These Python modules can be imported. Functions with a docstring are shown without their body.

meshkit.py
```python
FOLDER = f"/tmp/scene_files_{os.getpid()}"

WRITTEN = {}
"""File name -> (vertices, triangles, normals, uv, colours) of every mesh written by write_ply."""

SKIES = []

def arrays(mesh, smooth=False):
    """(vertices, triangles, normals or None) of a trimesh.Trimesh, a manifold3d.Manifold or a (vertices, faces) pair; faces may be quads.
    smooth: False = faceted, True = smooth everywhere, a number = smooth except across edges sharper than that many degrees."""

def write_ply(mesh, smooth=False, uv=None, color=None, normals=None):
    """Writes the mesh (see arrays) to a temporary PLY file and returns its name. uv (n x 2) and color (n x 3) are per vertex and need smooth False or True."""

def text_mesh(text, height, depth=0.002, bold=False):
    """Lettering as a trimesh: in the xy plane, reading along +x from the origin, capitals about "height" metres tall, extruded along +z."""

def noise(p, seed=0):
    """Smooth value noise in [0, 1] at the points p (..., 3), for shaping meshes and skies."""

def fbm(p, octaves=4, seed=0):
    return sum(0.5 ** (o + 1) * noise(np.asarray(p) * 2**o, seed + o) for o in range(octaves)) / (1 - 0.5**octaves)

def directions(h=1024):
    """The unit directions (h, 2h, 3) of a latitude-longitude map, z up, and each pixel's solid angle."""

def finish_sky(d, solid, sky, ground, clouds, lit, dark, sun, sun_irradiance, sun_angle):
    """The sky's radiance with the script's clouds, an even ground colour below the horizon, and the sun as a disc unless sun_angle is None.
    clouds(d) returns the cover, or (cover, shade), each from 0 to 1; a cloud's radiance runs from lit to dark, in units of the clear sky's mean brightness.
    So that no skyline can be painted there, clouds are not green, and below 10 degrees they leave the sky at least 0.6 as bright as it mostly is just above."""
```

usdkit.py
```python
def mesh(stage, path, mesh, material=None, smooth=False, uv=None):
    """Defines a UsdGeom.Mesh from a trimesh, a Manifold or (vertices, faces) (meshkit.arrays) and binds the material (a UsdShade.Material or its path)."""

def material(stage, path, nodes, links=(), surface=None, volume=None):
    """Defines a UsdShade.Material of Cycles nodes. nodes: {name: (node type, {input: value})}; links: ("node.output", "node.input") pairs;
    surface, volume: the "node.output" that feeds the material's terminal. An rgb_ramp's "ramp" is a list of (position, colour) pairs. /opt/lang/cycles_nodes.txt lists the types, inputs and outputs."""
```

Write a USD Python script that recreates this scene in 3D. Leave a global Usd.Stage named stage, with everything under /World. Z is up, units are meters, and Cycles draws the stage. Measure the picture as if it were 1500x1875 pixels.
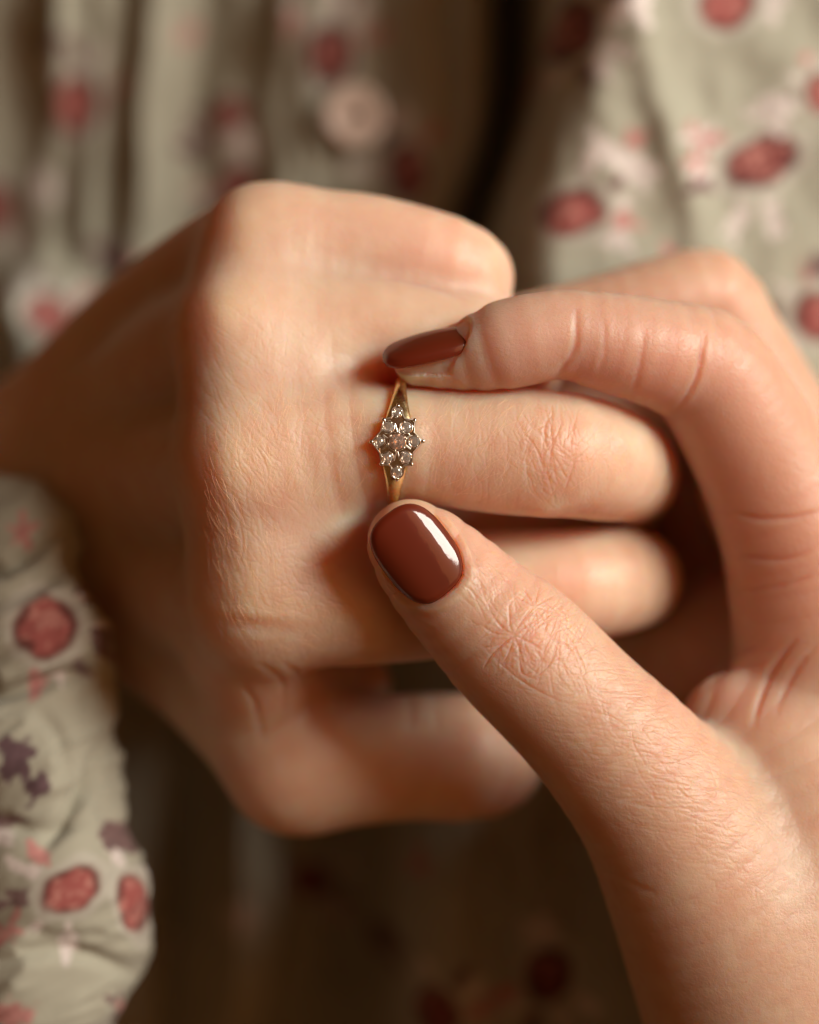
import math, numpy as np, trimesh, usdkit
from meshkit import fbm, noise
from pxr import Usd, UsdGeom, UsdLux, UsdShade, Gf, Sdf, Vt
from scipy.spatial import cKDTree
from scipy.ndimage import gaussian_filter, map_coordinates
import shapely.geometry as sg
from shapely.ops import unary_union

# ------------------------------------------------------------------ camera, light, exposure
D = 450.0            # mm from the lens to the ring
S = 13.0             # photograph pixels (1500 wide) per mm at the ring
Z0 = 0.130           # height of the ring above the ground of the scene, metres
stage = Usd.Stage.CreateInMemory()
UsdGeom.SetStageUpAxis(stage, 'Z'); UsdGeom.SetStageMetersPerUnit(stage, 1.0)
UsdGeom.Xform.Define(stage, '/World'); UsdGeom.Scope.Define(stage, '/World/Looks')
cam = UsdGeom.Camera.Define(stage, '/World/camera')
cam.AddTranslateOp().Set(Gf.Vec3d(0, 0, Z0 + D / 1000))
W_MM = 1500 / S
cam.CreateHorizontalApertureAttr(24.0); cam.CreateVerticalApertureAttr(24.0 * 1024 / 819)
cam.CreateFocalLengthAttr(24.0 * D / W_MM)
cam.CreateFStopAttr(3.7); cam.CreateFocusDistanceAttr((D - 2.0) / 1000)
cam.CreateClippingRangeAttr(Gf.Vec2f(0.01, 50)); cam.CreateExposureAttr(0.0)

def rect_light(name, pos, target, w, h, power, color):
    l = UsdLux.RectLight.Define(stage, '/World/' + name)
    m = Gf.Matrix4d().SetLookAt(Gf.Vec3d(*pos), Gf.Vec3d(*target), Gf.Vec3d(0, 0, 1)).GetInverse()
    l.AddTransformOp().Set(m)
    l.CreateWidthAttr(w); l.CreateHeightAttr(h); l.CreateNormalizeAttr(True)
    l.CreateIntensityAttr(power); l.CreateColorAttr(Gf.Vec3f(*color))
    return l
KEY = np.array([0.75, 0.36, 0.53]); KEY /= np.linalg.norm(KEY)
rect_light('unseen_window_light', KEY * 1.5 + [0, 0, Z0], (0, 0, Z0), 0.42, 1.0, 12.4, (1.0, 0.95, 0.835))  # window out of view, lights hands and skirt from the right
rect_light('unseen_soft_light', (1.0, 0.15, 1.35), (0, 0, Z0), 1.2, 1.2, 2.2, (1.0, 0.38, 0.12))  # soft source out of view, placed to light the shaded left thumb
amb = UsdLux.DomeLight.Define(stage, '/World/unseen_warm_glow'); amb.CreateIntensityAttr(0.034); amb.CreateColorAttr(Gf.Vec3f(1.0, 0.40, 0.13))  # unseen all-round glow, placed to warm the shade and ring reflections

# ------------------------------------------------------------------ small helpers
def P(px, py, z):
    """the point (mm) at depth z that stands at the given place of a 1500 x 1875 plan of the hands"""
    k = (D - z) / D / S
    return np.array([(px - 750) * k, -(py - 937.5) * k, z])
def plan(v):
    k = (D - v[:, 2]) / D / S
    return np.stack([v[:, 0] / k + 750, -v[:, 1] / k + 937.5], 1)
used = {}
def numbered(path):
    n = used.get(path, 0); used[path] = n + 1
    return path if n == 0 else '%s_%03d' % (path, n)
def thing(name, label, cat, **kw):
    x = UsdGeom.Xform.Define(stage, numbered('/World/' + name))
    p = x.GetPrim(); p.SetCustomDataByKey('label', label); p.SetCustomDataByKey('category', cat)
    for k, v in kw.items(): p.SetCustomDataByKey(k, v)
    return x
def part(parent, name, mesh, mat, smooth=True, label=None, col=None, kind=None, attrs=None):
    path = numbered(str(parent.GetPath()) + '/' + name)
    if isinstance(mesh, trimesh.Trimesh): mesh = (np.array(mesh.vertices), np.array(mesh.faces))
    v = np.asarray(mesh[0]) / 1000.0 + [0, 0, Z0]
    m = usdkit.mesh(stage, path, (v, mesh[1]), mat, smooth=smooth)
    pv = UsdGeom.PrimvarsAPI(m)
    if col is not None:
        pv.CreatePrimvar('col', Sdf.ValueTypeNames.Color3fArray, 'vertex').Set(Vt.Vec3fArray.FromNumpy(col.astype(np.float32)))
    if label: m.GetPrim().SetCustomDataByKey('label', label)
    if kind: m.GetPrim().SetCustomDataByKey('kind', kind)
    return m

def smin(a, b, k):
    h = np.clip(0.5 + 0.5 * (b - a) / k, 0, 1)
    return b * (1 - h) + a * h - k * h * (1 - h)
FAR = 10.0
class Chain:
    """a limb: round cones along a smooth line through (plan x, plan y, z mm, radius in plan px)"""
    def __init__(s, pts, step=3.2, mm=False):
        q = np.array([[*P(a, b, z), r / S * (D - z) / D] for a, b, z, r in pts]) if not mm else np.array(pts, float)
        t = np.r_[0, np.cumsum(np.linalg.norm(np.diff(q[:, :3], axis=0), axis=1))]
        from scipy.interpolate import PchipInterpolator, CubicSpline
        n = max(2, int(t[-1] / step) + 1)
        u = np.linspace(0, t[-1], n)
        s.q = PchipInterpolator(t, q)(u) if len(q) > 2 else np.stack([np.interp(u, t, q[:, i]) for i in range(4)], 1)
        r = s.q[:, 3].max()
        s.lo, s.hi = s.q[:, :3].min(0) - r - FAR, s.q[:, :3].max(0) + r + FAR
    def __call__(s, p):
        out = np.full(len(p), FAR)
        m = np.flatnonzero(np.all((p > s.lo) & (p < s.hi), 1))
        if not len(m): return out
        x = p[m].astype(np.float32); X, Y, Z = (np.ascontiguousarray(x[:, k]) for k in range(3)); d = np.full(len(x), FAR, np.float32)
        q = s.q.astype(np.float32)
        for a, b in zip(q[:-1], q[1:]):
            ux, uy, uz, dr = b - a; px, py, pz = X - a[0], Y - a[1], Z - a[2]
            t = np.clip((px * ux + py * uy + pz * uz) / np.float32(ux * ux + uy * uy + uz * uz + 1e-9), 0, 1)
            px -= t * ux; py -= t * uy; pz -= t * uz
            np.minimum(d, np.sqrt(px * px + py * py + pz * pz) - a[3] - t * dr, out=d)
        out[m] = d
        return out

def surface_nets(f, lo, hi, h):
    n = np.ceil((np.array(hi) - lo) / h).astype(int) + 1
    g = np.stack(np.meshgrid(*[lo[i] + h * np.arange(n[i]) for i in range(3)], indexing='ij'), -1)
    k = 4; nc = (n + k - 2) // k + 1                         # first a coarse grid, then only the cells near the surface
    gc = np.stack(np.meshgrid(*[lo[i] + h * k * np.arange(nc[i]) for i in range(3)], indexing='ij'), -1)
    vc = f(gc.reshape(-1, 3)).reshape(nc)
    I3 = np.stack(np.meshgrid(*[np.arange(m) / k for m in n], indexing='ij'))
    val = map_coordinates(vc, I3.reshape(3, -1), order=1, mode='nearest').reshape(n)
    near = np.abs(val) < 5.0
    val[near] = f(g[near])
    ins = val < 0
    acc = np.zeros((*(n - 1), 3)); cnt = np.zeros(n - 1)
    I = np.stack(np.meshgrid(*[np.arange(k) for k in n - 1], indexing='ij'), -1).astype(float)
    for ax in range(3):
        o = [k for k in range(3) if k != ax]
        for da in (0, 1):
            for db in (0, 1):
                s0 = [None] * 3
                s0[ax] = slice(0, n[ax] - 1); s0[o[0]] = slice(da, n[o[0]] - 1 + da); s0[o[1]] = slice(db, n[o[1]] - 1 + db)
                s1 = list(s0); s1[ax] = slice(1, n[ax])
                a, b = val[tuple(s0)], val[tuple(s1)]
                c = (a < 0) != (b < 0)
                t = np.where(c, a / np.where(c, a - b, 1), 0)
                off = np.zeros(3); off[o[0]], off[o[1]] = da, db
                w = (I + off)[c]; w[:, ax] += t[c]
                acc[c] += w; cnt[c] += 1
    act = cnt > 0
    idx = np.full(n - 1, -1); idx[act] = np.arange(act.sum())
    v = acc[act] / cnt[act][:, None] * h + lo
    quads = []
    for ax in range(3):
        b, c = (ax + 1) % 3, (ax + 2) % 3
        sl = lambda d0, d1, d2: tuple({ax: d0, b: d1, c: d2}[k] for k in range(3))
        full0, full1 = slice(0, n[ax] - 1), slice(1, n[ax])
        mb, mc = slice(1, n[b] - 1), slice(1, n[c] - 1)
        i0, i1 = ins[sl(full0, mb, mc)], ins[sl(full1, mb, mc)]
        lb, lc = slice(0, n[b] - 2), slice(0, n[c] - 2)
        q = np.stack([idx[sl(full0, lb, lc)], idx[sl(full0, mb, lc)], idx[sl(full0, mb, mc)], idx[sl(full0, lb, mc)]], -1)
        c1, c2 = i0 & ~i1, ~i0 & i1
        quads += [q[c1], q[c2][:, ::-1]]
    q = np.vstack(quads)
    return v, np.vstack([q[:, [0, 1, 2]], q[:, [0, 2, 3]]])
def project(f, v, t, it=2):
    for _ in range(it):
        v = v - np.clip(f(v), -1, 1)[:, None] * normals(v, t)
    return v
def normals(v, f):
    fn = np.cross(v[f[:, 1]] - v[f[:, 0]], v[f[:, 2]] - v[f[:, 0]])
    n = np.stack([np.bincount(f.ravel(), np.repeat(fn[:, k], 3), len(v)) for k in range(3)], 1)
    return n / np.maximum(np.linalg.norm(n, axis=1, keepdims=True), 1e-12)
def refine(v, f, sel):
    """splits the chosen triangles in four and their neighbours so that the mesh stays closed"""
    e = np.sort(np.stack([f[:, [0, 1]], f[:, [1, 2]], f[:, [2, 0]]], 1), -1).reshape(-1, 2)
    key = e[:, 0].astype(np.int64) * len(v) + e[:, 1]
    uk, inv = np.unique(key, return_inverse=True); inv = inv.reshape(-1, 3)
    mark = np.zeros(len(uk), bool); mark[inv[sel].ravel()] = True
    mid = np.full(len(uk), -1); mid[mark] = len(v) + np.arange(mark.sum())
    a, b = uk[mark] // len(v), uk[mark] % len(v)
    nv = np.vstack([v, (v[a] + v[b]) / 2])
    mm = mid[inv]; c = (mm >= 0).sum(1); out = [f[c == 0]]
    F, M = f[c == 3], mm[c == 3]
    out += [np.stack(x, 1) for x in ((F[:, 0], M[:, 0], M[:, 2]), (F[:, 1], M[:, 1], M[:, 0]), (F[:, 2], M[:, 2], M[:, 1]), (M[:, 0], M[:, 1], M[:, 2]))]
    for r in range(3):
        i0, i1, i2 = r, (r + 1) % 3, (r + 2) % 3
        s = (c == 1) & (mm[:, i0] >= 0); F, M = f[s], mm[s]
        out += [np.stack((F[:, i0], M[:, i0], F[:, i2]), 1), np.stack((M[:, i0], F[:, i1], F[:, i2]), 1)]
        s = (c == 2) & (mm[:, i0] < 0); F, M = f[s], mm[s]     # edges i1 (v1-v2) and i2 (v2-v0) split
        out += [np.stack((F[:, i2], M[:, i2], M[:, i1]), 1), np.stack((F[:, i0], F[:, i1], M[:, i1]), 1), np.stack((F[:, i0], M[:, i1], M[:, i2]), 1)]
    return nv, np.vstack(out)

def organic(f, lo, hi, h=1.0, rois=()):
    v, t = surface_nets(f, np.array(lo, float), np.array(hi, float), h)
    v = project(f, v, t)
    for lv in range(3):
        n = normals(v, t); q = plan(v)
        ok = (n[:, 2] > -0.25) & (q[:, 0] > -40) & (q[:, 0] < 1540) & (q[:, 1] > -40) & (q[:, 1] < 1915)
        if lv >= 1: ok &= np.abs(v[:, 2] + 2) < 18
        if lv >= 2: ok &= np.any([(q[:, 0] > a) & (q[:, 0] < c) & (q[:, 1] > b) & (q[:, 1] < d) for a, b, c, d in rois], 0) & (n[:, 2] > 0.1) & (v[:, 2] > -14)
        v, t = refine(v, t, ok[t].all(1))
        if lv < 2: v = project(f, v, t, 1)
    return v, t

# ------------------------------------------------------------------ materials
L = '/World/Looks/'
def skin_material(name):
    return usdkit.material(stage, L + name, {
        'a': ('attribute', {'attribute': 'col'}),
        'g': ('geometry', {}),
        'n1': ('noise_texture', {'scale': 900.0, 'detail': 3.0, 'roughness': 0.6}),
        'v1': ('voronoi_texture', {'scale': 1500.0, 'feature': 'distance_to_edge'}),
        'm1': ('math', {'math_type': 'multiply', 'value2': 0.5}),
        'ad': ('math', {'math_type': 'add'}),
        'b': ('bump', {'strength': 0.6, 'distance': 0.00016}),
        'rr': ('rgb_ramp', {'ramp': [(0.3, (0.40,) * 3), (0.7, (0.56,) * 3)]}),
        'p': ('principled_bsdf', {'subsurface_method': 'random_walk', 'subsurface_weight': 1.0, 'subsurface_scale': 0.0013, 'subsurface_radius': (1.0, 0.31, 0.14),
              'roughness': 0.45, 'specular_ior_level': 0.42}),
    }, [('g.position', 'n1.vector'), ('g.position', 'v1.vector'), ('v1.distance', 'm1.value1'), ('m1.value', 'ad.value1'), ('n1.fac', 'ad.value2'),
        ('ad.value', 'b.height'), ('b.normal', 'p.normal'), ('a.color', 'p.base_color'), ('n1.fac', 'rr.fac'), ('rr.color', 'p.roughness')], surface='p.BSDF')
M_skin = skin_material('skin')
M_nail = usdkit.material(stage, L + 'nail_polish', {
    'g': ('geometry', {}), 'n': ('noise_texture', {'scale': 300.0, 'detail': 2.0}),
    'b': ('bump', {'strength': 0.2, 'distance': 0.0004}),
    'p': ('principled_bsdf', {'base_color': (0.092, 0.0125, 0.0036), 'roughness': 0.5, 'coat_weight': 0.75, 'coat_roughness': 0.085, 'coat_ior': 1.5, 'specular_ior_level': 0.15,
                              'subsurface_weight': 0.15, 'subsurface_scale': 0.001})},
    [('g.position', 'n.vector'), ('n.fac', 'b.height'), ('b.normal', 'p.coat_normal')], surface='p.BSDF')
M_gold = usdkit.material(stage, L + 'yellow_gold', {'g': ('geometry', {}), 'n': ('noise_texture', {'scale': 1500.0, 'detail': 3.0}),
    'rr': ('rgb_ramp', {'ramp': [(0.35, (0.20,) * 3), (0.7, (0.27,) * 3)]}),
    'p': ('principled_bsdf', {'base_color': (0.82, 0.68, 0.38), 'metallic': 1.0, 'roughness': 0.2})},
    [('g.position', 'n.vector'), ('n.fac', 'rr.fac'), ('rr.color', 'p.roughness')], surface='p.BSDF')
M_white = usdkit.material(stage, L + 'white_gold', {'p': ('principled_bsdf', {'base_color': (0.84, 0.81, 0.77), 'metallic': 1.0, 'roughness': 0.16})}, surface='p.BSDF')
M_gem = usdkit.material(stage, L + 'diamond', {'p': ('principled_bsdf', {'base_color': (0.95, 0.90, 0.84), 'transmission_weight': 0.86, 'ior': 2.4, 'roughness': 0.02})}, surface='p.BSDF')
M_tintgem = usdkit.material(stage, L + 'skin_tinted_stone', {'p': ('principled_bsdf', {'base_color': (0.95, 0.80, 0.73), 'transmission_weight': 0.92, 'ior': 2.0, 'roughness': 0.02})}, surface='p.BSDF')  # pink of reflected skin put into the base colour
M_cloth = usdkit.material(stage, L + 'printed_cotton', {'a': ('attribute', {'attribute': 'col'}), 'g': ('geometry', {}),
    'n': ('noise_texture', {'scale': 1400.0, 'detail': 3.0}), 'b': ('bump', {'strength': 0.25, 'distance': 0.0003}),
    'p': ('principled_bsdf', {'roughness': 0.85, 'specular_ior_level': 0.2, 'sheen_weight': 0.15})},
    [('a.color', 'p.base_color'), ('g.position', 'n.vector'), ('n.fac', 'b.height'), ('b.normal', 'p.normal')], surface='p.BSDF')
M_button = usdkit.material(stage, L + 'button_shell', {'p': ('principled_bsdf', {'base_color': (0.66, 0.56, 0.50), 'roughness': 0.3})}, surface='p.BSDF')
M_hair = usdkit.material(stage, L + 'fine_hair', {'p': ('principled_bsdf', {'base_color': (0.85, 0.62, 0.42), 'roughness': 0.4})}, surface='p.BSDF')

rng = np.random.default_rng(7)
class Relief:
    """creases and folds of the skin, laid out over the plan of a hand; heights in mm"""
    def __init__(s):
        s.fine = np.zeros((1875, 1500), np.float32); s.mid = np.zeros((1875, 1500), np.float32); s.wide = []
    def stroke(s, pts, depth, layer='fine'):
        p = np.array(pts, float)
        t = np.r_[0, np.cumsum(np.linalg.norm(np.diff(p, axis=0), axis=1))]
        u = np.arange(0, t[-1], 0.5)
        if len(p) > 2:
            from scipy.interpolate import PchipInterpolator
            c = PchipInterpolator(t, p)(u)
        else: c = np.stack([np.interp(u, t, p[:, k]) for k in (0, 1)], 1)
        e = np.sin(np.pi * np.clip(u / max(t[-1], 1e-6), 0, 1)) ** 0.6
        i = np.round(c).astype(int); ok = (i[:, 0] >= 0) & (i[:, 0] < 1500) & (i[:, 1] >= 0) & (i[:, 1] < 1875)
        a = getattr(s, layer)
        np.minimum.at(a, (i[ok, 1], i[ok, 0]), (-depth * e[ok]).astype(np.float32))
    def hatch(s, n, cx, cy, rx, ry, rot, ang, spread, l0, l1, depth, bend=0.2, layer='fine'):
        for _ in range(n):
            r = rng.uniform(0, 1) ** 0.5; th = rng.uniform(0, 2 * np.pi)
            u, w = rx * r * np.cos(th), ry * r * np.sin(th); c, sn = math.cos(math.radians(rot)), math.sin(math.radians(rot))
            x, y = cx + u * c - w * sn, cy + u * sn + w * c
            a = math.radians(ang(x, y) if callable(ang) else ang) + rng.normal(0, math.radians(spread)); l = rng.uniform(l0, l1) / 2
            b = rng.normal(0, bend) * l
            d = np.array([math.cos(a), math.sin(a)]); nn = np.array([-d[1], d[0]]); o = np.array([x, y])
            k = depth * rng.uniform(0.35, 1.0) * (1 - 0.6 * r ** 3)
            s.stroke([o - d * l, o + nn * b, o + d * l], k, layer)
    def bump(s, x, y, rx, ry, rot, h): s.wide.append((x, y, rx, ry, math.radians(rot), h))
    def done(s):
        g = gaussian_filter(s.fine, 1.2) * 2.7 + gaussian_filter(s.mid, 4.2) * 9.0
        s.map = g
    def at(s, q):
        h = map_coordinates(s.map, [q[:, 1], q[:, 0]], order=1, mode='nearest')
        for x, y, rx, ry, a, k in s.wide:
            dx, dy = q[:, 0] - x, q[:, 1] - y
            h = h + k * np.exp(-((dx * math.cos(a) + dy * math.sin(a)) / rx) ** 2 - ((-dx * math.sin(a) + dy * math.cos(a)) / ry) ** 2)
        return h
# ------------------------------------------------------------------ the dress
BERRY = ((0.27, 0.078, 0.072), (0.12, 0.038, 0.034))
def paint(q, motifs):
    """flat print of the cloth: berries, petals and leaves at their places, over a sage ground"""
    qq = np.c_[q, np.zeros(len(q))]
    wob = (fbm(qq / 26.0, 3, 5) - 0.5)
    base = np.array([0.318, 0.320, 0.262]) * (1 + 0.10 * (fbm(qq / 60.0, 2, 8) - 0.5))[:, None]
    Q, WOB, BASE = q, wob, base
    for kind, x, y, a, b, rot in motifs:
        near = np.flatnonzero((np.abs(Q[:, 0] - x) < 2 * max(a, b)) & (np.abs(Q[:, 1] - y) < 2 * max(a, b)))
        if not len(near): continue
        q, wob, base = Q[near], WOB[near], BASE[near]; qq = np.c_[q, np.zeros(len(q))]
        c, s = math.cos(math.radians(rot)), math.sin(math.radians(rot))
        dx, dy = q[:, 0] - x, q[:, 1] - y
        u, w = (dx * c + dy * s) / a, (-dx * s + dy * c) / b
        r = np.hypot(u, w) * (1 + 0.35 * wob)
        if kind in ('berry', 'dark'):
            halo = np.clip((1.32 - r) / 0.12, 0, 1)[:, None]
            base = base * (1 - halo) + halo * np.array([0.375, 0.37, 0.325])
            f = np.clip((1.0 - r) / 0.20, 0, 1)[:, None]
            inner, rim = (BERRY if kind == 'berry' else ((0.16, 0.042, 0.038), (0.08, 0.025, 0.026)))
            sp = 0.6 * noise(qq / 15.0, 3) + 0.4 * noise(qq / 6.0, 4)
            col = np.where((sp > 0.62)[:, None], np.array([0.36, 0.155, 0.135]), np.array(inner))
            e = np.clip((r - 0.60 + 0.5 * (fbm(qq / 20.0, 2, 77) - 0.5)) / 0.16, 0, 1)[:, None]
            base = base * (1 - f) + f * (col * (1 - e) + e * np.array(rim))
        else:
            pet = 1.0 + 0.45 * (fbm(qq / 17.0, 2, int(abs(x)) % 97) - 0.5) * 2.4 + 0.18 * np.cos(4 * np.arctan2(w, u) + x)
            f = np.clip((0.8 * pet - r) / 0.12, 0, 1)[:, None]
            col = {'petal': (0.53, 0.49, 0.475), 'mauve': (0.15, 0.095, 0.095), 'leaf': (0.10, 0.06, 0.07), 'rose': (0.42, 0.20, 0.19)}[kind]
            veins = (0.8 + 0.4 * noise(qq / 7.0, 9))[:, None]
            base = base * (1 - f) + f * np.array(col) * veins
        BASE[near] = base
    return BASE
MOT = [('berry', 100, 140, 52, 66, 10), ('dark', 600, 62, 52, 66, 5), ('berry', 398, 170, 44, 46, 0), ('berry', 415, 312, 46, 52, 20), ('petal', 430, 225, 60, 44, 20), ('mauve', 330, 215, 34, 40, 30),
       ('dark', 745, 290, 44, 64, -10), ('petal', 735, 185, 30, 40, 0), ('mauve', 170, 440, 60, 46, 40), ('rose', 222, 470, 30, 36, 0), ('dark', 1040, 80, 46, 60, 15), ('berry', 1312, 36, 60, 46, -30),
       ('petal', 1135, 40, 56, 60, 10), ('mauve', 1110, 20, 34, 26, 0), ('dark', 1375, 315, 80, 48, -25), ('berry', 1482, 192, 36, 40, 0), ('berry', 1036, 410, 64, 48, -12), ('petal', 1115, 315, 90, 36, 32),
       ('rose', 1146, 280, 28, 24, 0), ('petal', 1400, 225, 60, 44, -15), ('berry', 1475, 590, 50, 50, 0), ('mauve', 1485, 500, 34, 36, 0), ('mauve', 60, 20, 60, 30, 0), ('petal', 30, 300, 40, 50, 0),
       ('dark', 1240, 560, 50, 40, 0), ('berry', 640, 430, 40, 52, 0), ('dark', 1000, 1770, 46, 60, 10), ('dark', 560, 1660, 52, 40, 20), ('dark', 800, 1840, 44, 52, -15), ('petal', 985, 1690, 46, 40, 0), ('mauve', 700, 1760, 50, 50, 0),
       ('petal', 420, 1720, 50, 40, 0), ('berry', 300, 640, 50, 50, 0), ('berry', -80, 330, 50, 60, 0), ('berry', 1640, 420, 60, 46, 20),
       ('petal', 1620, 120, 60, 50, 0), ('dark', 1650, 780, 50, 60, 0), ('berry', 60, 560, 40, 50, 0)]
def sprays(mot, seed):
    """each fruit of the print has pale leaves and a dusky stalk at one end"""
    g = np.random.default_rng(seed); out = []
    for kind, x, y, a, b, rot in mot:
        if kind in ('berry', 'dark'):
            d = math.radians(rot + g.choice([0, 180]) + (90 if b > a else 0)) + g.normal(0, 0.4); L2 = max(a, b)
            for k in range(5):
                e = d + (k - 2) * 0.5 + g.normal(0, 0.15); l = L2 * g.uniform(0.95, 1.35)
                out.append((('petal', 'petal', 'mauve', 'petal', 'rose')[(k + int(x)) % 5], x + math.cos(e) * (L2 * 0.75 + l * 0.5), y + math.sin(e) * (L2 * 0.75 + l * 0.5), l * 0.62, l * 0.24, math.degrees(e)))
    for _ in range(26):                                            # small loose blossoms between the fruit
        x, y = g.uniform(-60, 1560), g.uniform(0, 1850)
        if any(math.hypot(x - m[1], y - m[2]) < 80 for m in mot): continue
        a0 = g.uniform(0, 360); kind = ('petal', 'mauve', 'petal', 'rose')[g.integers(4)]
        for k in range(5):
            e = math.radians(a0 + 72 * k + g.normal(0, 12)); l = g.uniform(20, 34)
            out.append((kind, x + math.cos(e) * l * 0.75, y + math.sin(e) * l * 0.75, l * 0.75, l * 0.3, math.degrees(e)))
        out.append(('rose', x, y, 11, 11, 0))
    return out + mot
def lap_height(x, y):
    """mm; x, y in mm at the level of the lap"""
    X, Y = x * S / 1.167 + 750, 937.5 - y * S / 1.167            # plan units for laying out the folds
    wx = X + 70 * (fbm(np.stack([X / 500, Y / 300, 0 * X + 7], -1), 2, 14) - 0.5) + 26 * (fbm(np.stack([X / 260, Y / 420, 0 * X], -1), 2, 4) - 0.5) + 0.05 * (Y - 300)
    z = -94 + 0.030 * np.clip(X - 820, -1100, 60)
    for c, w, h in ((40, 40, 7), (120, 26, 5), (225, 40, 9), (340, 40, -5), (505, 46, 9), (560, 20, 4), (680, 50, -3), (862, 30, 12)):
        z += (0.8 + 0.9 * np.clip((Y - 1250) / 200, 0, 1)) * h * np.exp(-((wx - c) / w) ** 2) * (0.35 + 0.9 * fbm(np.stack([0 * X + c, Y / 160, 0 * X], -1), 2, 3))
    z += 6 * (fbm(np.stack([X / 120, Y / 260, 0 * X], -1), 3, 21) - 0.5)
    z += 26 * np.exp(-((X + 5) / 75) ** 2 - ((Y - 560) / 85) ** 2)
    edge = 972 - 0.16 * (Y - 130) + 16 * np.sin(Y / 90)
    t = np.clip((X - edge) / 130, 0, 1)
    thigh = -72 + 17 * np.sin(t * np.pi / 2) ** 0.7 - 0.014 * np.clip(X - 1100, 0, 900)
    thigh += 2.5 * np.exp(-((X - 1190 - 0.3 * (Y - 200)) / 40) ** 2) + 4.5 * (fbm(np.stack([X / 130, Y / 170, 0 * X + 3], -1), 3, 31) - 0.5)
    g = 1 / (1 + np.exp(-(X - edge) / 7))
    z = z * (1 - g) + thigh * g
    z -= 34 * np.exp(-((X - edge + 44) / 30) ** 2) * np.clip((1100 - Y) / 400, 0, 1)
    z -= 10 * np.clip((Y - 1150) / 350, 0, 1) * np.clip((1250 - X) / 200, 0, 1)
    return z
def build_lap(dress):
    xs = np.arange(-112, 112.1, 0.55); ys = np.arange(-135, 135.1, 0.6)
    gx, gy = np.meshgrid(xs, ys, indexing='ij')
    z = lap_height(gx, gy)
    v = np.stack([gx, gy, z], -1).reshape(-1, 3)
    nx, ny = len(xs), len(ys)
    i = np.arange(nx * ny).reshape(nx, ny)
    a, b, c, d = i[:-1, :-1].ravel(), i[1:, :-1].ravel(), i[1:, 1:].ravel(), i[:-1, 1:].ravel()
    f = np.vstack([np.c_[a, b, c], np.c_[a, c, d]])
    q = np.stack([v[:, 0] * S / 1.167 + 750, 937.5 - v[:, 1] * S / 1.167], 1)
    part(dress, 'skirt', (v, f), M_cloth, col=paint(q, sprays(MOT, 4)))
SLV = [('berry', 85, 1150, 66, 66, 0), ('mauve', 178, 1075, 34, 46, 30), ('leaf', 28, 1385, 44, 56, 0), ('leaf', 70, 1440, 30, 40, 30), ('berry', 130, 1628, 66, 44, -25), ('berry', 243, 1655, 32, 62, -12),
       ('mauve', 212, 1530, 44, 40, 20), ('rose', 25, 1860, 50, 36, 0), ('mauve', 190, 1180, 26, 50, -20), ('berry', -90, 1500, 60, 60, 0), ('petal', -100, 1250, 60, 60, 0)]
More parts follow.
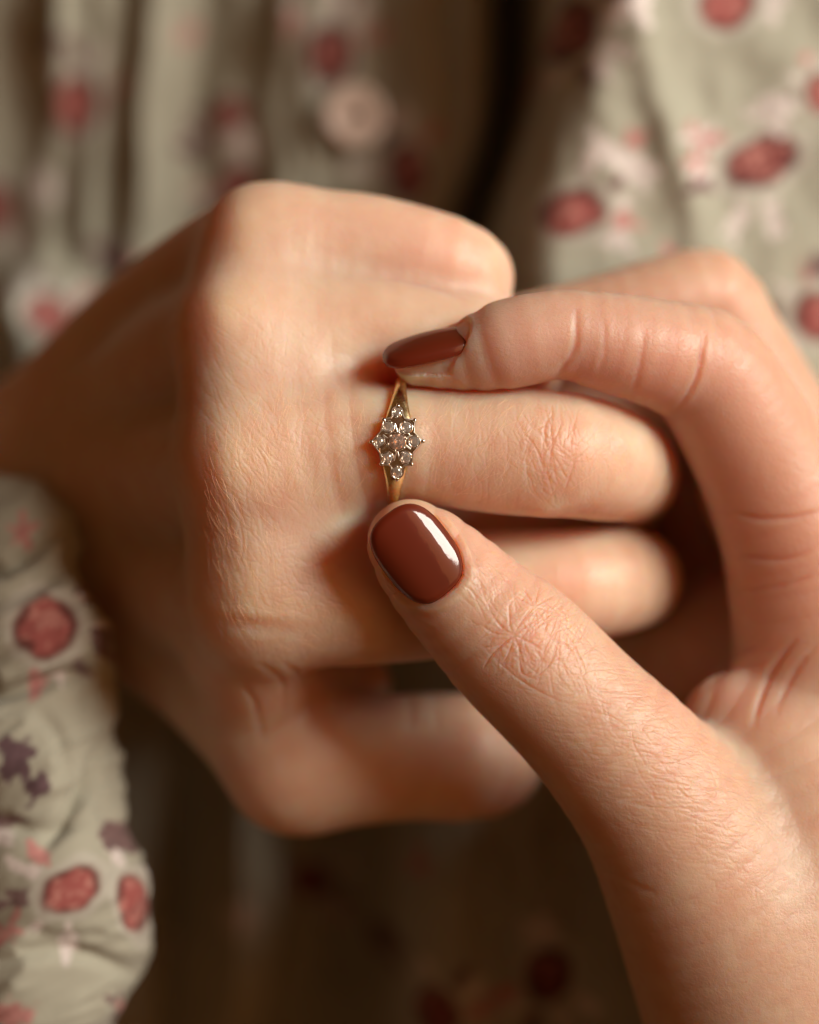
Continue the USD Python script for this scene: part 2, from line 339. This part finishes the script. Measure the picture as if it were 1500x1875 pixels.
def build_sleeve(dress):
    ch = [Chain([(-260, 1000, -65, 150), (-60, 1010, -45, 128), (20, 990, -43, 110), (50, 1000, -37, 90)]),
          Chain([(-260, 1150, -59, 150), (0, 1120, -39, 130), (80, 1170, -32, 120), (108, 1225, -37, 104)]),
          Chain([(-260, 1350, -57, 180), (-20, 1340, -37, 150), (70, 1380, -31, 126), (100, 1420, -35, 118)]),
          Chain([(-260, 1560, -59, 190), (0, 1560, -37, 170), (100, 1590, -31, 150), (130, 1690, -35, 158)]),
          Chain([(-260, 1800, -63, 200), (-40, 1780, -43, 190), (60, 1800, -35, 150), (20, 1960, -51, 170)])]
    def f(p):
        d = ch[0](p)
        for c in ch[1:]: d = smin(d, c(p), 7.0)
        return d + (fbm(p * [0.05, 0.08, 0.05], 2, 12) - 0.5) * 3.0
    v, t = surface_nets(f, np.array([-92.0, -92, -88]), np.array([-30.0, 16, -2]), 1.0)
    v = project(f, v, t)
    n = normals(v, t)
    v, t = refine(v, t, (n[:, 2] > -.2)[t].all(1))
    v = project(f, v, t, 1)
    rl = Relief()
    for pts, d in (([(-60, 1085), (40, 1020), (128, 960)], 2.0), ([(-40, 1285), (90, 1250), (212, 1232)], 2.2), ([(70, 1560), (150, 1450), (200, 1345)], 1.6), ([(-20, 1480), (60, 1520), (160, 1500)], 0.9), ([(0, 1760), (90, 1740), (250, 1790)], 1.3), ([(60, 1300), (110, 1350), (120, 1420)], 0.8), ([(130, 985), (150, 1060), (196, 1130)], 0.9), ([(20, 1085), (80, 1065), (140, 1010)], 0.7), ([(150, 1300), (180, 1262), (214, 1250)], 0.8), ([(40, 1700), (120, 1720), (200, 1700)], 0.7), ([(160, 1420), (190, 1490), (240, 1560)], 0.8)):
        rl.stroke(pts, d, 'mid')
    rl.map = gaussian_filter(rl.mid, 10) * 30
    pq = plan(v); ca, sa = 0.90, -0.42
    k = fbm(np.c_[(pq[:, 0] * ca + pq[:, 1] * sa) / 210, (-pq[:, 0] * sa + pq[:, 1] * ca) / 62, 0 * pq[:, 0]], 3, 51)
    v = v + normals(v, t) * (rl.at(pq) + 1.0 * (1 - np.abs(2 * k - 1)) ** 4 - 0.3)[:, None]
    part(dress, 'sleeve', (v, t), M_cloth, col=paint(plan(v), sprays(SLV, 6)))
def build_button(dress):
    c = P(650, 212, -94)
    prof = [(0, -1.2), (4.6, -1.2), (5.3, -0.6), (5.4, 0.2), (4.9, 0.9), (4.2, 1.0), (3.5, 0.5), (0, 0.4)]
    b = trimesh.creation.revolve(np.array(prof), sections=48); b.apply_translation(c)
    bt = part(dress, 'button', b, M_button, smooth=35)
    for s in (-1, 1):
        h = trimesh.creation.cylinder(1.0, 0.5, sections=16); h.apply_translation(c + [0.5 * s * 2.2, 0.3 * s, 0.4])
        part(bt, 'thread_hole', h, M_darkthread, smooth=30)
M_darkthread = usdkit.material(stage, L + 'thread', {'p': ('principled_bsdf', {'base_color': (0.16, 0.10, 0.075), 'roughness': 0.8})}, surface='p.BSDF')
dress = thing('dress', 'sage cotton dress with pink berry print behind both hands', 'dress')
build_lap(dress); build_sleeve(dress); build_button(dress)

# ------------------------------------------------------------------ left hand (wears the ring)
mc = [Chain([(-260, 1010, -82, 250), (60, 800, -66, 110), (240, 612, -52, 92), (395, 496, -34, 94), (480, 446, -20.5, 92)]),
      Chain([(-260, 1010, -82, 250), (60, 860, -66, 120), (240, 740, -48, 110), (355, 650, -29, 108), (440, 612, -14, 104)]),
      Chain([(-260, 1010, -82, 250), (60, 940, -64, 130), (240, 885, -46, 120), (365, 860, -26, 118), (455, 848, -8.6, 114)]),
      Chain([(-260, 1010, -82, 250), (60, 1000, -66, 130), (240, 1030, -50, 120), (385, 1075, -31, 118), (480, 1092, -14.5, 122)]),
      Chain([(-260, 1010, -78, 250), (100, 1040, -62, 140), (300, 1150, -50, 120), (420, 1268, -40, 106), (540, 1392, -34, 112)])]
ridge = Chain([(490, 446, -20.5, 80), (462, 530, -16.5, 82), (450, 612, -14, 91), (452, 730, -11.5, 96), (463, 848, -8.6, 103), (473, 970, -10.5, 103), (488, 1092, -14.5, 106), (472, 1200, -24, 89), (504, 1300, -33, 100), (554, 1392, -34, 114)])
LF = {
 'A': Chain([(480, 448, -20.5, 94), (540, 438, -20, 95), (640, 440, -20, 89), (760, 462, -20, 85), (830, 482, -21, 82), (862, 498, -24, 74), (868, 505, -40, 66), (800, 515, -50, 64)]),
 'B': Chain([(440, 612, -14, 104), (520, 610, -15, 104), (650, 612, -15.5, 96), (760, 620, -16, 94), (860, 640, -17, 92), (930, 655, -22, 84), (950, 670, -42, 78), (850, 690, -52, 74)]),
 'C': Chain([(455, 848, -8.6, 116), (520, 835, -9, 128), (620, 820, -8.5, 117), (690, 812, -8, 105), (760, 813, -8.2, 104), (860, 822, -8.6, 112), (950, 827, -8.9, 117), (1030, 832, -9.6, 115), (1105, 846, -14, 108), (1152, 862, -24, 92), (1150, 880, -42, 86), (1020, 880, -54, 82)]),
 'D': Chain([(480, 1090, -14.5, 124), (540, 1086, -15, 130), (640, 1092, -16, 128), (760, 1090, -18, 120), (900, 1080, -20.5, 108), (1020, 1074, -21.5, 104), (1110, 1066, -25, 100), (1160, 1060, -34, 90), (1150, 1080, -50, 84), (1000, 1090, -60, 80)]),
 'T': Chain([(540, 1392, -34, 116), (640, 1394, -34, 116), (760, 1386, -34, 116), (830, 1386, -34, 118), (890, 1398, -36, 98), (905, 1402, -38, 86)]),
}
webs = [Chain([(470, 530, -20, 98), (600, 522, -20, 84), (850, 548, -22, 62)]), Chain([(460, 730, -13, 104), (560, 715, -13.5, 100), (625, 712, -16, 64)]), Chain([(475, 970, -13, 112), (560, 950, -13.5, 112), (640, 945, -18, 62)]),
        Chain([(440, 1180, -24, 90), (480, 1290, -36, 80)])]
inner = [Chain([(300, 900, -55, 200), (520, 900, -45, 150), (600, 900, -55, 130)]), Chain([(450, 1205, -36, 100), (560, 1250, -39, 82), (650, 1255, -45, 56)]), Chain([(600, 960, -46, 150), (1080, 960, -52, 110)])]
def left_field(p):
    g = mc[0](p)
    for c in mc[1:]: g = smin(g, c(p), 5.0)
    for c in inner: g = smin(g, c(p), 6.0)
    g = smin(g, ridge(p), 4.0)
    fl = {k: c(p) for k, c in LF.items()}
    w = [c(p) for c in webs]
    out = None
    for k in 'ABCDT':
        e = smin(g, fl[k], 5.0)
        for wi, pair in zip(w, ('AB', 'BC', 'CD', 'DT')):
            if k in pair: e = smin(e, wi, 6.0)
        out = e if out is None else smin(out, e, 1.4)
    return out
lv, lt = organic(left_field, (-100, -60, -95), (48, 56, 8), rois=[(375, 560, 700, 1215), (740, 700, 1160, 950)])

# ------------------------------------------------------------------ right hand
R = {
 'thumb': Chain([(752, 994, -2.5, 72), (775, 1018, -2.8, 86), (815, 1060, -3.2, 98), (880, 1125, -4, 110), (955, 1195, -4.6, 124), (1050, 1290, -5, 126), (1140, 1385, -6, 138), (1215, 1480, -8, 152), (1300, 1625, -12, 182), (1390, 1790, -17, 220), (1500, 2000, -22, 260)]),
 'index': Chain([(766, 662, -5.5, 44), (850, 652, -5, 62), (950, 625, -4, 83), (1030, 612, -4.5, 81), (1120, 628, -6, 91), (1200, 646, -8, 98), (1285, 674, -12, 112), (1350, 760, -15, 119), (1410, 870, -18, 126), (1465, 1000, -20, 142), (1500, 1130, -22, 158), (1560, 1260, -26, 190)]),
 'middle': Chain([(960, 600, -33, 60), (1100, 578, -33, 74), (1200, 560, -34, 86), (1284, 546, -36, 92), (1350, 645, -39, 96), (1425, 768, -41, 98), (1530, 940, -42, 130), (1600, 1120, -42, 160)]),
 'ring': Chain([(1000, 740, -52, 70), (1150, 720, -54, 84), (1280, 740, -56, 94), (1380, 860, -56, 100), (1480, 1010, -56, 130), (1600, 1200, -54, 160)]),
 'little': Chain([(960, 930, -58, 66), (1100, 930, -60, 78), (1240, 960, -62, 86), (1380, 1080, -62, 100), (1560, 1260, -60, 150)]),
}
palm = [Chain([(1560, 1230, -28, 180), (1640, 1500, -34, 200), (1640, 2000, -30, 260)]), Chain([(1330, 1320, -20, 70), (1430, 1380, -18, 130), (1500, 1560, -18, 190), (1500, 1800, -20, 220)]),
        Chain([(1600, 1120, -44, 160), (1660, 1500, -46, 200)]), Chain([(1400, 900, -36, 108), (1540, 1100, -40, 140)]), Chain([(1300, 1200, -44, 120), (1480, 1300, -50, 150)]), Chain([(1480, 1250, -54, 150), (1290, 1080, -60, 120), (1270, 930, -64, 100)]), Chain([(1150, 1190, -52, 90), (1330, 1250, -50, 130)])]  # includes unseen flesh between index and middle, placed to block light
def right_field(p):
    g = palm[0](p)
    for c in palm[1:]: g = smin(g, c(p), 8)
    out = None
    for k, c in R.items():
        e = smin(g, c(p), 9.0 if k == 'thumb' else 6.0)
        out = e if out is None else smin(out, e, 1.6)
    return out
rv, rt = organic(right_field, (-6, -98, -80), (100, 44, 14), rois=[(680, 900, 1400, 1640)])

def spot(q, x, y, rx, ry, rot=0):
    a = math.radians(rot); dx, dy = q[:, 0] - x, q[:, 1] - y
    return np.exp(-((dx * math.cos(a) + dy * math.sin(a)) / rx) ** 2 - ((-dx * math.sin(a) + dy * math.cos(a)) / ry) ** 2)[:, None]
def skin_colour(v, spots, base=(0.585, 0.40, 0.295)):
    q = plan(v)
    c = np.tile(np.array(base), (len(v), 1))
    c *= 1 + (fbm(v / 9.0, 3, 40) - 0.5)[:, None] * np.array([0.08, 0.22, 0.26]) + (fbm(v / 1.3, 2, 41) - 0.5)[:, None] * np.array([0.05, 0.10, 0.10])
    c *= 1 - np.clip(fbm(v / 3.2, 2, 44) - 0.5, -0.3, 0.3)[:, None] * np.array([0.06, 0.26, 0.30])
    fr = np.clip((noise(v / 0.55, 45) - 0.93) / 0.05, 0, 1) * (noise(v / 7.0, 46) > 0.45)
    c *= 1 - fr[:, None] * np.array([0.10, 0.22, 0.26])
    for col, k, *e in spots:
        w = k * spot(q, *e); c = c * (1 - w) + w * np.array(col)
    return c
RED, PINK, YEL, BRN = (0.50, 0.235, 0.165), (0.57, 0.335, 0.265), (0.60, 0.43, 0.28), (0.42, 0.22, 0.14)

def nail_patch(c, t, n, length, width, Rw, Rl, nu=36, nv=44, thick=0.55, power=2.65):
    t = np.array(t, float); n = np.array(n, float); n /= np.linalg.norm(n); t -= n * (t @ n); t /= np.linalg.norm(t); b = np.cross(t, n)
    r, th = np.meshgrid(np.linspace(0, 1, nu), np.linspace(0, 2 * np.pi, nv, endpoint=False), indexing='ij')
    cs, sn = np.cos(th), np.sin(th)
    u = np.sign(cs) * np.abs(cs) ** (2 / power) * r * width / 2; w = np.sign(sn) * np.abs(sn) ** (2 / power) * r * length / 2
    dome = thick * (1 - np.clip((r - 0.86) / 0.14, 0, 1) ** 2 * 0.95)
    def pt(u, w, h):
        x = u / (width / 2); k = width / 2                        # flat along the middle, rolling over towards the side walls
        drop = k * (0.10 * x * x + 0.21 * np.abs(x) ** 3.4)
        return c + b * (u * (1 - 0.06 * x * x))[..., None] + n * (h - drop)[..., None] + t * w[..., None] - n * (w * w / (2 * Rl))[..., None]
    top, bot = pt(u, w, dome), pt(u, w, 0 * u - 0.35)
    i = np.arange(nu * nv).reshape(nu, nv); j = np.roll(i, -1, 1)
    a, b2, c2, d2 = i[:-1].ravel(), i[1:].ravel(), j[1:].ravel(), j[:-1].ravel()
    f = np.vstack([np.c_[a, b2, c2], np.c_[a, c2, d2]])
    N = nu * nv; e, e2 = i[-1], j[-1]
    side = np.vstack([np.c_[e, e + N, e2 + N], np.c_[e, e2 + N, e2]])
    return np.vstack([top.reshape(-1, 3), bot.reshape(-1, 3)]), np.vstack([f, f[:, ::-1] + N, side])

# ---- relief of the left hand
RL = Relief()
flow = lambda x, y: 62 + 0.05 * (y - 850) - 0.03 * (x - 430)
RL.hatch(230, 440, 900, 75, 330, 0, flow, 12, 40, 150, 0.075)
RL.hatch(420, 520, 900, 160, 320, 0, flow, 22, 18, 70, 0.05)
RL.hatch(260, 540, 1080, 140, 130, 0, 25, 30, 20, 80, 0.05)
RL.hatch(160, 570, 830, 130, 90, 0, 95, 14, 25, 70, 0.04)
RL.hatch(120, 1005, 815, 62, 95, 0, 88, 26, 25, 80, 0.13)
RL.hatch(70, 1005, 815, 70, 95, 0, 30, 30, 20, 50, 0.09)
RL.hatch(200, 880, 825, 130, 105, 0, 100, 16, 25, 70, 0.05)
RL.hatch(90, 1100, 840, 70, 90, 0, 85, 25, 20, 50, 0.05)
RL.stroke([(1003, 765), (1010, 810), (1000, 860)], 0.12); RL.stroke([(985, 780), (1012, 812), (1045, 840)], 0.09); RL.stroke([(1030, 770), (1010, 812), (975, 845)], 0.08)
for pts, d in (([(470, 1215), (520, 1262), (520, 1320)], 0.28), ([(515, 1215), (565, 1260), (575, 1325)], 0.3), ([(580, 1225), (620, 1262), (625, 1310)], 0.28), ([(440, 1250), (470, 1300), (480, 1370)], 0.35),
               ([(745, 1270), (752, 1300), (748, 1340)], 0.4), ([(795, 1265), (800, 1300), (800, 1345)], 0.3), ([(690, 508), (780, 522), (860, 556)], 0.25), ([(860, 930), (930, 950), (1000, 950)], 0.2)):
    RL.stroke(pts, d, 'mid')
RL.bump(440, 410, 40, 60, 0, 0.5); RL.bump(400, 575, 34, 60, 0, 0.6); RL.bump(412, 850, 40, 85, 0, 0.7); RL.bump(445, 1085, 50, 60, 0, 0.5)
RL.bump(560, 845, 90, 60, 0, -0.5); RL.bump(560, 700, 70, 40, 10, -0.5); RL.bump(500, 960, 60, 40, 25, -0.4); RL.bump(470, 1122, 80, 13, 4, 0.25); RL.bump(475, 1150, 80, 14, 4, -0.25)
RL.bump(1015, 822, 62, 72, 0, 0.55); RL.bump(1000, 935, 40, 18, 0, 0.7); RL.bump(560, 1120, 100, 60, 20, 0.5); RL.bump(860, 1440, 60, 50, 0, 0.5)
RL.bump(686, 815, 20, 75, 0, 0.35); RL.bump(768, 812, 18, 85, 0, 0.3)
RL.done()
# ---- relief of the right hand
RR = Relief()
across = lambda x, y: 8 + 0.04 * (x - 1150)
RR.hatch(330, 1190, 1380, 260, 125, 48, across, 10, 50, 150, 0.085)
RR.hatch(420, 1180, 1370, 260, 130, 48, across, 26, 20, 70, 0.06)
RR.hatch(130, 1190, 1380, 240, 120, 48, 62, 14, 40, 120, 0.06)
RR.hatch(90, 985, 1165, 100, 95, 45, -48, 20, 35, 110, 0.13)
RR.hatch(90, 1000, 1175, 105, 100, 45, 72, 26, 30, 95, 0.13)
RR.hatch(70, 990, 1180, 105, 100, 45, 10, 30, 30, 80, 0.11)
RR.hatch(200, 990, 1170, 150, 120, 45, 40, 60, 15, 50, 0.07)
RR.hatch(60, 885, 1075, 60, 40, 40, 55, 12, 40, 110, 0.08)
RR.hatch(60, 930, 1010, 70, 40, 45, 40, 20, 25, 70, 0.05)
RR.hatch(260, 1330, 1600, 160, 260, -20, 20, 40, 15, 60, 0.035)
for a in (-170, -140, -105, -62, -40, 20, 65, 105, 150): RR.stroke([(940, 1163), (940 + 28 * math.cos(math.radians(a)), 1163 + 28 * math.sin(math.radians(a)) + 3), (940 + 62 * math.cos(math.radians(a + 8)), 1163 + 62 * math.sin(math.radians(a + 8)))], 0.20)
for a in (-150, -120, -75, -30, 15, 55, 80, 130): RR.stroke([(978, 1112), (978 + 45 * math.cos(math.radians(a)), 1112 + 45 * math.sin(math.radians(a)))], 0.17)
RR.stroke([(945, 1165), (905, 1195), (885, 1225)], 0.3); RR.stroke([(985, 1125), (1010, 1170), (1035, 1180), (1060, 1230)], 0.2); RR.stroke([(950, 1170), (955, 1230), (990, 1245)], 0.2)
RR.stroke([(1010, 1130), (1050, 1180), (1075, 1240)], 0.18); RR.stroke([(960, 1250), (1010, 1210), (1020, 1160)], 0.18); RR.stroke([(900, 1200), (960, 1250), (1040, 1290)], 0.15)
for pts, d in (([(1055, 560), (1056, 620), (1015, 690)], 0.35), ([(1105, 580), (1108, 640), (1090, 690)], 0.18), ([(1180, 600), (1170, 680), (1150, 735)], 0.2), ([(1290, 600), (1280, 680), (1230, 760)], 0.45),
               ([(1320, 930), (1400, 950), (1500, 935)], 0.4), ([(1330, 1010), (1420, 1025), (1500, 1000)], 0.35), ([(1340, 1085), (1420, 1075), (1500, 1050)], 0.3), ([(1260, 1235), (1320, 1215), (1400, 1170)], 0.4),
               ([(1290, 1270), (1340, 1235), (1400, 1215)], 0.4), ([(1380, 1330), (1400, 1260), (1460, 1170)], 0.5), ([(1420, 1310), (1450, 1240), (1500, 1180)], 0.28), ([(1085, 1570), (1140, 1610), (1210, 1640)], 0.14), ([(720, 1052), (770, 1125), (800, 1140)], 0.10)):
    RR.stroke(pts, d, 'mid')
RR.bump(985, 1160, 70, 60, 45, 0.5); RR.bump(1330, 1240, 60, 36, -25, 1.2)
RR.done()

NAILS = [(P(765, 1015, 5.2), (-100, 132, 0), (0.07, -0.07, 1), 14.2, 11.2, 7.2, 80), (P(783, 625, -2.15), (-150, -68, -27), (-0.22, 0.80, 0.56), 13.6, 7.4, 4.6, 27)]
def nail_fold(v, nv):
    """the skin dips under each nail and stands up a little round it"""
    out = np.zeros(len(v))
    for c, t, n, length, width, Rw, Rl in NAILS:
        t = np.array(t, float); n = np.array(n, float); n /= np.linalg.norm(n); t -= n * (t @ n); t /= np.linalg.norm(t); b = np.cross(t, n)
        w = v - c; U, W, H = w @ b, w @ t, w @ n
        r = (np.abs(U / (width / 2)) ** 2.6 + np.abs(W / (length / 2)) ** 2.6) ** (1 / 2.6)
        ok = (np.abs(H) < 4.5) & (nv @ n > 0)
        tip = np.clip(W / (length / 2), 0, 1)
        small = width < 9
        out += ok * (0.65 if small else 1.0) * (-0.7 * np.clip((1.0 - r) / 0.08, 0, 1) + ((0.05 if small else 0.24) - (0.05 if small else 0.20) * tip) * np.exp(-((r - 1.13) / 0.085) ** 2) * (r < 1.6))
    return out
def finish(v, t, rel, nails=False):
    n = normals(v, t); q = plan(v)
    up = np.clip(n[:, 2] / 0.35, 0, 1)
    h = rel.at(q) * up
    if nails: h = h + nail_fold(v, n)
    return v + n * h[:, None]
lv = finish(lv, lt, RL); rv = finish(rv, rt, RR, True)
LC = skin_colour(lv, [(YEL, .35, 430, 410, 60, 60), (YEL, .4, 420, 560, 70, 40), (YEL, .4, 440, 840, 70, 60), (YEL, .4, 440, 1070, 70, 60), (YEL, .3, 470, 1120, 80, 18), (RED, .42, 1012, 820, 55, 65), (RED, .35, 1020, 1075, 60, 60), (PINK, .5, 780, 480, 90, 50), (PINK, .3, 700, 420, 160, 60),
                      (RED, .6, 560, 1270, 110, 60), (PINK, .4, 640, 690, 90, 30), (PINK, .35, 560, 1000, 110, 60), (YEL, .4, 870, 1430, 40, 40)])
RC = skin_colour(rv, base=(0.51, 0.340, 0.246), spots=[((0.50, .315, .25), .85, 900, 650, 240, 110, 0), ((0.50, .305, .235), .9, 1200, 670, 230, 130, 20), (RED, .45, 1150, 690, 200, 60, 0), (RED, .6, 1390, 900, 130, 220, -20), (RED, .75, 1430, 1060, 130, 130), (PINK, .9, 1330, 1260, 110, 60), (RED, .7, 1420, 1230, 50, 90, 30),  # right hand coloured darker than the left, offsetting stronger light on it
                      (PINK, .6, 900, 985, 110, 40, 42), (RED, .5, 855, 1020, 26, 60, -30), (RED, .4, 800, 1110, 50, 24, -30), (PINK, .45, 960, 1180, 80, 80)])
left = thing('hand', 'left hand in a loose fist with the ring on its middle finger', 'hand')
part(left, 'skin', (lv, lt), M_skin, col=LC)
right = thing('hand', 'right hand with brown red nails pinching the ring from the lower right', 'hand')
part(right, 'skin', (rv, rt), M_skin, col=RC)
for a in NAILS: part(right, 'fingernail', nail_patch(*a), M_nail)

def hairs(parent, v, t, areas):
    n = normals(v, t); q = plan(v); pts, cnt = [], []
    for num, cx, cy, rx, ry, ang, spread, l0, l1 in areas:
        k = np.flatnonzero((((q[:, 0] - cx) / rx) ** 2 + ((q[:, 1] - cy) / ry) ** 2 < 1) & (n[:, 2] > 0.3))
        for i in rng.choice(k, num):
            a = math.radians(ang + rng.normal(0, spread)); l = rng.uniform(l0, l1) / S
            d = np.array([math.cos(a), -math.sin(a), 0]); d -= n[i] * (d @ n[i]); d /= np.linalg.norm(d); s2 = np.cross(n[i], d) * rng.normal(0, 0.22)
            for u in (0, .33, .66, 1): pts.append(v[i] + d * l * u + s2 * l * u * u + n[i] * (0.02 + 0.38 * u * (1 - 0.75 * u)) * l * 0.35)
            cnt.append(4)
    c = UsdGeom.BasisCurves.Define(stage, numbered(str(parent.GetPath()) + '/fine_hair'))
    c.CreatePointsAttr(Vt.Vec3fArray.FromNumpy((np.array(pts) / 1000 + [0, 0, Z0]).astype(np.float32)))
    c.CreateCurveVertexCountsAttr(Vt.IntArray(cnt)); c.CreateTypeAttr('linear')
    c.CreateWidthsAttr(Vt.FloatArray([0.000024, 0.00002, 0.000015, 0.000008] * len(cnt))); c.SetWidthsInterpolation('vertex')
    UsdShade.MaterialBindingAPI.Apply(c.GetPrim()).Bind(M_hair); c.GetPrim().SetCustomDataByKey('kind', 'stuff')
hairs(left, lv, lt, [(120, 860, 820, 110, 100, -62, 14, 22, 50), (170, 560, 830, 150, 110, -82, 12, 20, 44), (110, 440, 930, 70, 200, 65, 12, 25, 55), (50, 560, 1130, 150, 60, 30, 18, 18, 36), (20, 1060, 820, 60, 80, -60, 20, 15, 30)])

# ------------------------------------------------------------------ the ring
def build_ring():
    ring = thing('ring', 'gold ring with a star cluster of small diamonds on the middle finger', 'ring')
    ctr = P(727, 812, -8.1)
    ri, n = 8.05, 96
    th = np.linspace(0, 2 * np.pi, n, endpoint=False)            # 0 = towards the lens
    w = 0.86 + 1.45 * np.exp(-(np.minimum(th, 2 * np.pi - th) / 0.62) ** 2)
    k = 14; ph = np.linspace(0, 2 * np.pi, k, endpoint=False)
    v = []
    for t, ww in zip(th, w):
        for p in ph:
            dx, dr = ww * np.cos(p), 0.75 + 0.75 * np.sin(p) * (1 if np.sin(p) > 0 else 0.5)
            rr = ri + dr
            v.append([dx - 0.10 * rr * np.sin(t) * 0 + 0.06 * rr * np.sin(t), rr * np.sin(t), rr * np.cos(t)])
    v = np.array(v) + ctr
    i = np.arange(n * k).reshape(n, k); a, b, c, d = i, np.roll(i, -1, 0), np.roll(np.roll(i, -1, 0), -1, 1), np.roll(i, -1, 1)
    f = np.vstack([np.c_[a.ravel(), c.ravel(), b.ravel()], np.c_[a.ravel(), d.ravel(), c.ravel()]])
    part(ring, 'band', (v, f), M_gold)
    # the head: a star shaped plate with bead tipped points, eight small stones and a larger one
    top = ctr + [0.0, 0, ri + 0.95]
    def bend(m, z=0.0):
        w = np.array(m.vertices if isinstance(m, trimesh.Trimesh) else m[0]); w[:, 2] += z - w[:, 0] ** 2 / 60 - w[:, 1] ** 2 / 24
        return w + top, np.array(m.faces if isinstance(m, trimesh.Trimesh) else m[1])
    tips = [(0.2, 5.2), (2.55, 3.1), (3.75, 0.1), (2.1, -3.2), (0.1, -5.3), (-2.15, -3.1), (-3.55, 0.0), (-1.85, 3.15)]
    stones = [(0.1, 4.2, .58), (1.4, 2.1, .74), (2.5, 0.05, .72), (1.25, -2.2, .74), (0.05, -4.2, .68), (-1.3, -2.2, .70), (-2.45, 0.05, .68), (-1.2, 2.1, .74)]
    notch = [(1.15, 3.25), (2.45, 1.35), (2.3, -1.45), (0.95, -3.35), (-0.95, -3.3), (-2.35, -1.55), (-2.2, 1.5), (-0.75, 3.45)]
    poly = [p for ab in zip(tips, notch) for p in ab]
    star = sg.Polygon(poly).buffer(0.16).union(unary_union([sg.Point(x, y).buffer(r + (0.34 if abs(x) < 0.3 else 0.2)) for x, y, r in stones] + [sg.Polygon([(-.85, 2.9), (.95, 2.9), (.75, 4.4), (-.65, 4.4)]), sg.Polygon([(-.9, -2.9), (.9, -2.9), (.8, -4.4), (-.75, -4.4)])])).buffer(-0.05)
    plate = trimesh.creation.extrude_polygon(star, 0.9, engine='earcut')
    lip = trimesh.creation.extrude_polygon(star.difference(star.buffer(-0.14)), 0.28, engine='earcut'); lip.apply_translation([0, 0, 0.903])
    M_edge = usdkit.material(stage, L + 'bright_edge', {'p': ('principled_bsdf', {'base_color': (0.90, 0.87, 0.82), 'metallic': 1.0, 'roughness': 0.32})}, surface='p.BSDF')  # white gold coloured lighter and rougher so edges show as bright lines
    st = part(ring, 'setting', bend(plate.subdivide()), M_white, smooth=30)
    part(st, 'rim', bend(lip), M_edge, smooth=30)
    def bead(x, y, z, r):
        b = trimesh.creation.icosphere(2, r); b.vertices *= [1, 1, 0.85]; b.apply_translation([x, y, z]); return bend(b)
    for x, y in tips: part(st, 'prong', bead(x, y, 1.15, 0.27), M_white)
    for k in range(6):
        a = k * np.pi / 3 + 0.3; part(st, 'prong', bead(0.05 + 1.28 * np.cos(a), 0.02 + 1.28 * np.sin(a), 1.95, 0.2), M_white)
    def torus(x, y, r, q, z):
        m = trimesh.creation.torus(r, q, 32, 8); m.apply_translation([x, y, z]); return bend(m)
    for x, y, r in stones:
        part(st, 'collar', torus(x, y, r + 0.10, 0.13, 0.98), M_white)
        for a in np.arange(3) * 2.094 + math.atan2(y, x) + 1.0: part(st, 'prong', bead(x + (r + .02) * np.cos(a), y + (r + .02) * np.sin(a), 1.2, 0.15), M_white)
    part(st, 'collar', torus(0.05, 0.02, 1.18, 0.17, 1.55), M_white)
    def ridge(p, q, w=0.13, z=1.0):
        p, q = np.array(p, float), np.array(q, float); d = q - p; l = np.linalg.norm(d)
        m = trimesh.creation.capsule(height=l, radius=w, count=[8, 8]); m.apply_transform(trimesh.geometry.align_vectors([0, 0, 1], [*d / l, 0])); m.apply_translation([*p, z]); return bend(m)
    for p, q in (((0.15, 1.35), (-0.62, 3.7)), ((0.3, 1.35), (0.85, 3.7)), ((0.0, -1.35), (-0.75, -3.7)), ((0.1, -1.35), (0.8, -3.7)), ((-1.3, .5), (-2.35, 1.35)), ((-1.3, -.45), (-2.5, -1.4)), ((1.35, .5), (2.55, 1.25)), ((1.35, -.5), (2.4, -1.35))):
        part(st, 'ridge', ridge(p, q), M_edge)
    def brilliant(x, y, r, z):
        n = 8; a = np.arange(n) * 2 * np.pi / n + 0.43 + 0.35 * math.sin(9 * x + 5 * y); b = a + np.pi / n
        rings = [np.c_[0.56 * r * np.cos(b), 0.56 * r * np.sin(b), 0 * a + 0.34 * r], np.c_[0.82 * r * np.cos(a), 0.82 * r * np.sin(a), 0 * a + 0.17 * r], np.c_[r * np.cos(b), r * np.sin(b), 0 * a]]
        pts = np.vstack(rings + [[[0, 0, -0.75 * r]]]); import manifold3d as m3
        h = trimesh.convex.convex_hull(np.vstack([pts, np.c_[r * np.cos(a), r * np.sin(a), 0 * a - 0.02 * r]])); h.apply_translation([x, y, z]); return bend(h)
    for x, y, r in stones: part(ring, 'gemstone', brilliant(x, y, r, 1.12), M_gem, smooth=False)
    part(ring, 'gemstone', brilliant(0.05, 0.02, 1.14, 1.78), M_tintgem, smooth=False, label='larger stone in the middle of the cluster, tinted with reflected skin')
    return ring, ctr
ring, rc = build_ring()
